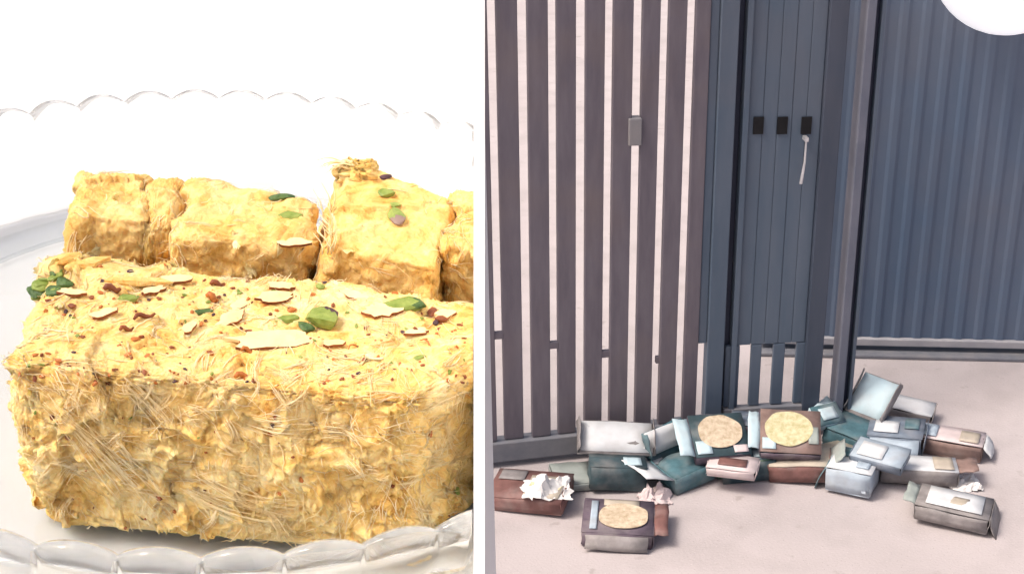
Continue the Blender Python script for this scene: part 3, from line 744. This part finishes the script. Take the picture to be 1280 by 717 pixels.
def carton(label, px, py, w_, d_, h_, yaw=0, z=0, tilt=0, roll=0, tray='plum', lid=None, lid_in='wcard', lid_ang=100, lid_h=None, lid_w=None, content=None, cm='cream', flaps=(), floor=None, cat='sweet box', closed=None, prints=(), disc=None, seed=0):
    rd = random.Random(seed+px); h_ *= .72
    if not tilt: tilt = rd.uniform(-5, 7); roll = roll or rd.uniform(-6, 6)
    p = ground(px, py, z); root = empty('sweet_box', p, label, cat, 'sweet boxes scattered on the ground by the gate')
    root.rotation_euler = (R(tilt), R(roll), R(yaw))
    if tilt or roll: root.location.z += .5*d_*abs(math.sin(R(tilt)))+.5*w_*abs(math.sin(R(roll)))
    th = .0018; mt = M[tray]
    mb_ = MB(); mb_.box((-w_/2, -d_/2, .001), (w_/2, d_/2, .004)); mb_.build('box_floor', M[floor] if floor else mt, root)
    fl = .10
    for nm, T, ln in (('side_panel', TR((0, -d_/2, .004)) @ RO(R(90+rd.uniform(-4, 8)), 4, 'X'), w_), ('side_panel', TR((0, d_/2, .004)) @ RO(R(180), 4, 'Z') @ RO(R(90+rd.uniform(-4, 6)), 4, 'X'), w_),
                      ('side_panel', TR((-w_/2, 0, .004)) @ RO(R(-90), 4, 'Z') @ RO(R(90+rd.uniform(-4, 8)), 4, 'X'), d_), ('side_panel', TR((w_/2, 0, .004)) @ RO(R(90), 4, 'Z') @ RO(R(90+rd.uniform(-4, 8)), 4, 'X'), d_)):
        mb_ = MB(); panel_mesh(mb_, ln, h_, th, T, 0, .02, .0015, rd=rd); mb_.build(nm, mt, root, True)
    if lid:
        L = lid_h or d_
        o = MB(); T = TR((0, d_/2+.004, h_)) @ RO(R(lid_ang), 4, 'X')
        T = TR((0, d_/2+.004, h_)) @ RO(R(180-lid_ang), 4, 'X')   # 180: flat back on the ground, 90: upright, 0: shut
        T = TR((0, d_/2+.004, h_+.002)) @ RO(R(lid_ang), 4, 'X')
        LW = lid_w or w_*1.02
        panel_mesh(o, LW, L, .003, T, 0, .03, .002, rd=rd); lo = o.build('lid', M[lid], root, True)
        o = MB(); panel_mesh(o, LW*.94, L*.9, .0015, T @ TR((0, L*.07, .0045)), 0, .03, .001, rd=rd); o.build('lid_lining', M[lid_in], root, True)
        for sx in (-1, 1):
            o = MB(); T2 = T @ TR((sx*LW*.5, L/2, .003)) @ RO(R(90*sx), 4, 'Z') @ RO(R(80), 4, 'X'); panel_mesh(o, L*.95, h_*.5, .002, T2, rd=rd); o.build('lid_edge', M[lid], root, True)
    if closed:
        o = MB(); panel_mesh(o, w_*1.03, d_*1.03, .0025, TR((0, -d_*.515, h_+.003)), 0, .002 if prints or disc else .02, .0004 if prints or disc else .0015, rd=rd); o.build('lid', M[closed], root, True)
    for (sd, m_, ang, ln) in flaps:
        o = MB()
        T = {'r': TR((w_/2+.004, 0, h_)) @ RO(R(-90), 4, 'Z'), 'l': TR((-w_/2-.004, 0, h_)) @ RO(R(90), 4, 'Z'), 'f': TR((0, -d_/2-.004, h_)) @ RO(R(180), 4, 'Z')}[sd] @ RO(R(ang), 4, 'X')
        panel_mesh(o, (d_ if sd in 'rl' else w_)*.9, ln, .0025, T, 0, .03, .002, rd=rd); o.build('flap', M[m_], root, True)
    if closed:                                  # printed patches lie on the lid
        for (x0, y0, x1, y1, m_) in prints:
            o = MB(); panel_mesh(o, (x1-x0)*w_, (y1-y0)*d_, .0012, TR(((x0+x1)/2*w_, y0*d_, h_+.0086)), 0, .0, .0002, rd=rd); o.build('printed_panel', M[m_], root, True)
        if disc:
            n = 30; rr = min(w_, d_)*.36*disc[1]; cx_, cy_ = disc[2]*w_, disc[3]*d_
            ring = [(cx_+rr*1.12*math.cos(k*2*math.pi/n)*(1+.10*noise.noise(Vector((math.cos(k*.209)*1.5, math.sin(k*.209)*1.5, seed*3.3)))), cy_+rr*math.sin(k*2*math.pi/n)*(1+.10*noise.noise(Vector((math.cos(k*.209)*1.7, math.sin(k*.209)*1.7, seed*2.7+5))))) for k in range(n)]
            vs = [(x, y, h_+.0089) for x, y in ring] + [(x, y, h_+.0106) for x, y in ring]
            fs = [tuple(range(n-1, -1, -1)), tuple(range(n, 2*n))] + [(k, (k+1) % n, (k+1) % n+n, k+n) for k in range(n)]
            link('printed_picture', mesh('printed_picture', vs, fs), root, M[disc[0]])
    if content == 'none': pass
    elif content == 'slab':
        v, f = blob(w_*.44, d_*.42, .02, seed, 24, 8, .05)
        v = [Vector((math.copysign(min(abs(q.x)*1.25, w_*.44), q.x), math.copysign(min(abs(q.y)*1.25, d_*.42), q.y), q.z)) for q in v]
        link('packed_sweet', mesh('packed_sweet', [q+Vector((0, 0, h_*.7)) for q in v], f, True), root, M[cm])
    elif content == 'bits':
        for i in range(5):
            v, f = blob(rd.uniform(.02, .04), rd.uniform(.018, .03), rd.uniform(.012, .02), seed+i, 9, 6, .2)
            T = TR((rd.uniform(-.25, .4)*w_, rd.uniform(-.3, .3)*d_, h_*.5+.012*i)) @ RO(rd.uniform(0, 6), 4, 'Z')
            link('sweet_chunk', mesh('sweet_chunk', [T @ q for q in v], f, True), root, M['cream' if i % 2 else 'yellow'])
    return root
def crumple(label, px, py, r_, hgt, m_, z=0, seed=0, name='crumpled_paper', cat='paper', sx=1.2):
    p = ground(px, py, z); bm = bmesh.new(); n = 15; rows = []; rd = random.Random(seed)
    for j in range(n+1):                     # one creased sheet, pulled together
        row = []
        for i in range(n+1):
            u, v = i/n*2-1, j/n*2-1; q = Vector((u*1.5, v*1.5, seed*3.7))
            rr = max(abs(u), abs(v)); e = 1-.18*noise.noise(q*2.2)*rr
            dd, pt = noise.voronoi(q*1.1); cv = noise.cell_vector(pt[0]*3.1)
            z_ = .5*abs(noise.noise(q*1.3))+.55*cv.x+(q-pt[0]/1.1).dot(cv-Vector((.5, .5, .5)))*1.3
            z_ = max(.02, z_*(1.08-rr**3*.8))
            row.append(bm.verts.new((u*r_*sx*e+r_*.18*noise.noise(q*3), v*r_*e+r_*.18*noise.noise(q*3+Vector((7, 0, 0))), z_*hgt*.75)))
        rows.append(row)
    for j in range(n):
        for i in range(n): bm.faces.new((rows[j][i], rows[j][i+1], rows[j+1][i+1], rows[j+1][i]))
    bmesh.ops.recalc_face_normals(bm, faces=bm.faces)
    bmesh.ops.solidify(bm, geom=bm.faces[:], thickness=.0006)
    o = from_bm(name, bm, M[m_], None, False); o.location = p; tag(o, label, cat); return o

carton('maroon sweet box at the far left of the pile with a cream printed corner', 664, 626, .19, .13, .05, yaw=-14, tray='maroon', closed='maroon', prints=((-.02, -.46, .46, .30, 'beige'), (-.45, .1, -.1, .44, 'greyc')), disc=('yellow', .8, .22, -.05), seed=1)
crumple('white crumpled tissue lying on the leftmost maroon box', 684, 612, .05, .055, 'paper', z=.052, seed=2)
carton('dark teal open box with its long white lid leaning towards the gate', 770, 608, .14, .07, .085, yaw=3, tray='dteal', lid='greyc', lid_in='wcard', lid_ang=32, lid_h=.10, lid_w=.20, closed='dteal', prints=((.1, -.4, .42, .2, 'bcard'),), seed=2)
sg = carton('flattened sage green carton lying left of the white lid', 716, 602, .10, .11, .025, yaw=12, tray='sage', closed='sage', seed=3)
carton('plum box nearest the front with a round cream picture on its lid', 772, 664, .165, .145, .05, yaw=-4, tray='plum', closed='plum', disc=('cream', 1.06, .08, -.02), prints=((-.40, -.44, -.30, .40, 'lav'), (-.22, .28, .30, .46, 'beige')), flaps=(('r', 'maroon', 5, .035), ('f', 'greyc', -65, .035)), seed=4)
crumple('small pinkish crumpled paper behind the plum box nearest the front', 818, 622, .035, .05, 'pinkw', seed=5)
carton('teal box with a torn white flap at the foot of the slatted gate', 852, 598, .12, .12, .06, yaw=32, tray='teal', lid='teal', lid_in='wcard', lid_ang=70, lid_h=.07, flaps=(('l', 'wcard', 25, .09),), content='slab', cm='teal', seed=6)
carton('dark teal box leaning at the gate with a round cream picture on its lid', 896, 566, .14, .13, .05, yaw=8, z=.045, tilt=24, tray='plum', closed='dteal', disc=('cream', 1.12, .02, .05), prints=((-.48, -.46, -.20, -.15, 'bcard'), (.2, -.47, .46, -.3, 'pinkw')), flaps=(('l', 'bcard', 10, .04),), seed=7)
carton('closed plum box against the gate between the two round pictures', 938, 549, .10, .09, .07, yaw=-3, z=.05, tray='plum', closed='violet', seed=8)
carton('green box lying between the two round pictures in the middle of the pile', 930, 584, .16, .11, .065, yaw=5, tray='green', closed='teal', prints=((-.4, -.4, .0, .1, 'green'), (.1, -.45, .42, -.1, 'bcard')), flaps=(('f', 'dteal', -70, .05),), seed=9)
carton('brown box leaning at the gate with a round pale yellow picture on its lid', 986, 562, .15, .13, .05, yaw=-6, z=.05, tilt=26, tray='plum', closed='brown', disc=('yellow', 1.16, -.04, .04), prints=((-.48, -.46, -.25, -.2, 'bcard'), (.3, -.3, .47, .1, 'sage')), flaps=(('l', 'bcard', 10, .03),), seed=10)
carton('maroon box with beige top under the pale yellow picture', 1000, 594, .15, .10, .06, yaw=-10, tray='maroon', closed='beige', flaps=(('r', 'sage', 40, .05),), seed=11)
carton('white topped box with teal side in the front middle of the pile', 1066, 606, .11, .13, .085, yaw=-24, tray='lav', closed='wcard', prints=((-.46, .05, -.05, .44, 'teal'), (.1, -.35, .4, -.05, 'lav')), flaps=(('l', 'teal', -70, .07),), seed=12)
carton('teal box with a tall pale blue lid standing open beside the gate post', 1062, 556, .11, .11, .07, yaw=-36, tray='teal', lid='greyc', lid_in='bcard', lid_ang=38, lid_h=.13, flaps=(('l', 'bcard', 30, .06),), closed='teal', seed=13)
carton('long grey box with white top behind the pile', 1126, 520, .17, .07, .045, yaw=-24, tray='greyc', closed='wcard', seed=14)
carton('violet grey box lying on its neighbours at the right of the pile', 1120, 560, .14, .11, .075, yaw=-18, tray='violet', closed='violet', prints=((-.4, -.35, .05, .2, 'wcard'), (.15, -.1, .42, .4, 'teal')), flaps=(('f', 'lav', -40, .05),), seed=15)
carton('pinkish white topped box with brown sides at the right end', 1186, 563, .17, .085, .06, yaw=-22, tray='brown', closed='pinkw', prints=((-.46, -.4, -.2, .4, 'lav'), (.15, -.4, .44, .3, 'beige')), flaps=(('r', 'wcard', -50, .035),), seed=16)
carton('flat grey box with white top and brown flap in the right half', 1146, 598, .19, .085, .05, yaw=-8, tray='greyc', closed='wcard', prints=((.2, -.44, .46, .4, 'beige'),), flaps=(('r', 'brown', 12, .05),), seed=17)
carton('grey box at the bottom right with a white printed lid', 1190, 648, .17, .12, .05, yaw=-22, tray='greyc', closed='greyc', prints=((-.38, -.40, .40, .42, 'wcard'), (-.10, -.2, .2, .15, 'beige')), flaps=(('r', 'greyc', -66, .05), ('l', 'sage', 10, .03)), seed=18)
carton('flat sage pack slid under the brown box with the pale yellow picture', 1040, 580, .13, .10, .035, yaw=20, tray='sage', closed='beige', prints=((-.3, -.3, .3, .2, 'sage'),), seed=21)
carton('thin white pack lying across the green box', 916, 590, .12, .07, .03, yaw=-16, z=.045, tray='pinkw', closed='pinkw', prints=((-.3, -.3, .3, .2, 'maroon'),), seed=22)
carton('thin violet pack with pale blue print tipped on the white topped boxes', 1100, 578, .13, .08, .03, yaw=-30, z=.06, tilt=10, tray='violet', closed='lav', prints=((-.4, -.4, .1, .3, 'wcard'),), seed=23)
carton('thin dark teal pack between the long white lid and the torn white flap', 822, 588, .11, .09, .035, yaw=18, tray='dteal', closed='teal', prints=((-.4, -.35, .1, .1, 'wcard'),), seed=24)
carton('small pale blue pack standing askew at the foot of the gate post', 1030, 530, .08, .06, .03, yaw=25, z=.05, tilt=30, tray='bcard', closed='teal', prints=((-.3, -.3, .3, .3, 'bcard'),), seed=25)
crumple('crumpled white paper behind the grey box at the bottom right', 1205, 606, .035, .04, 'paper', seed=19)
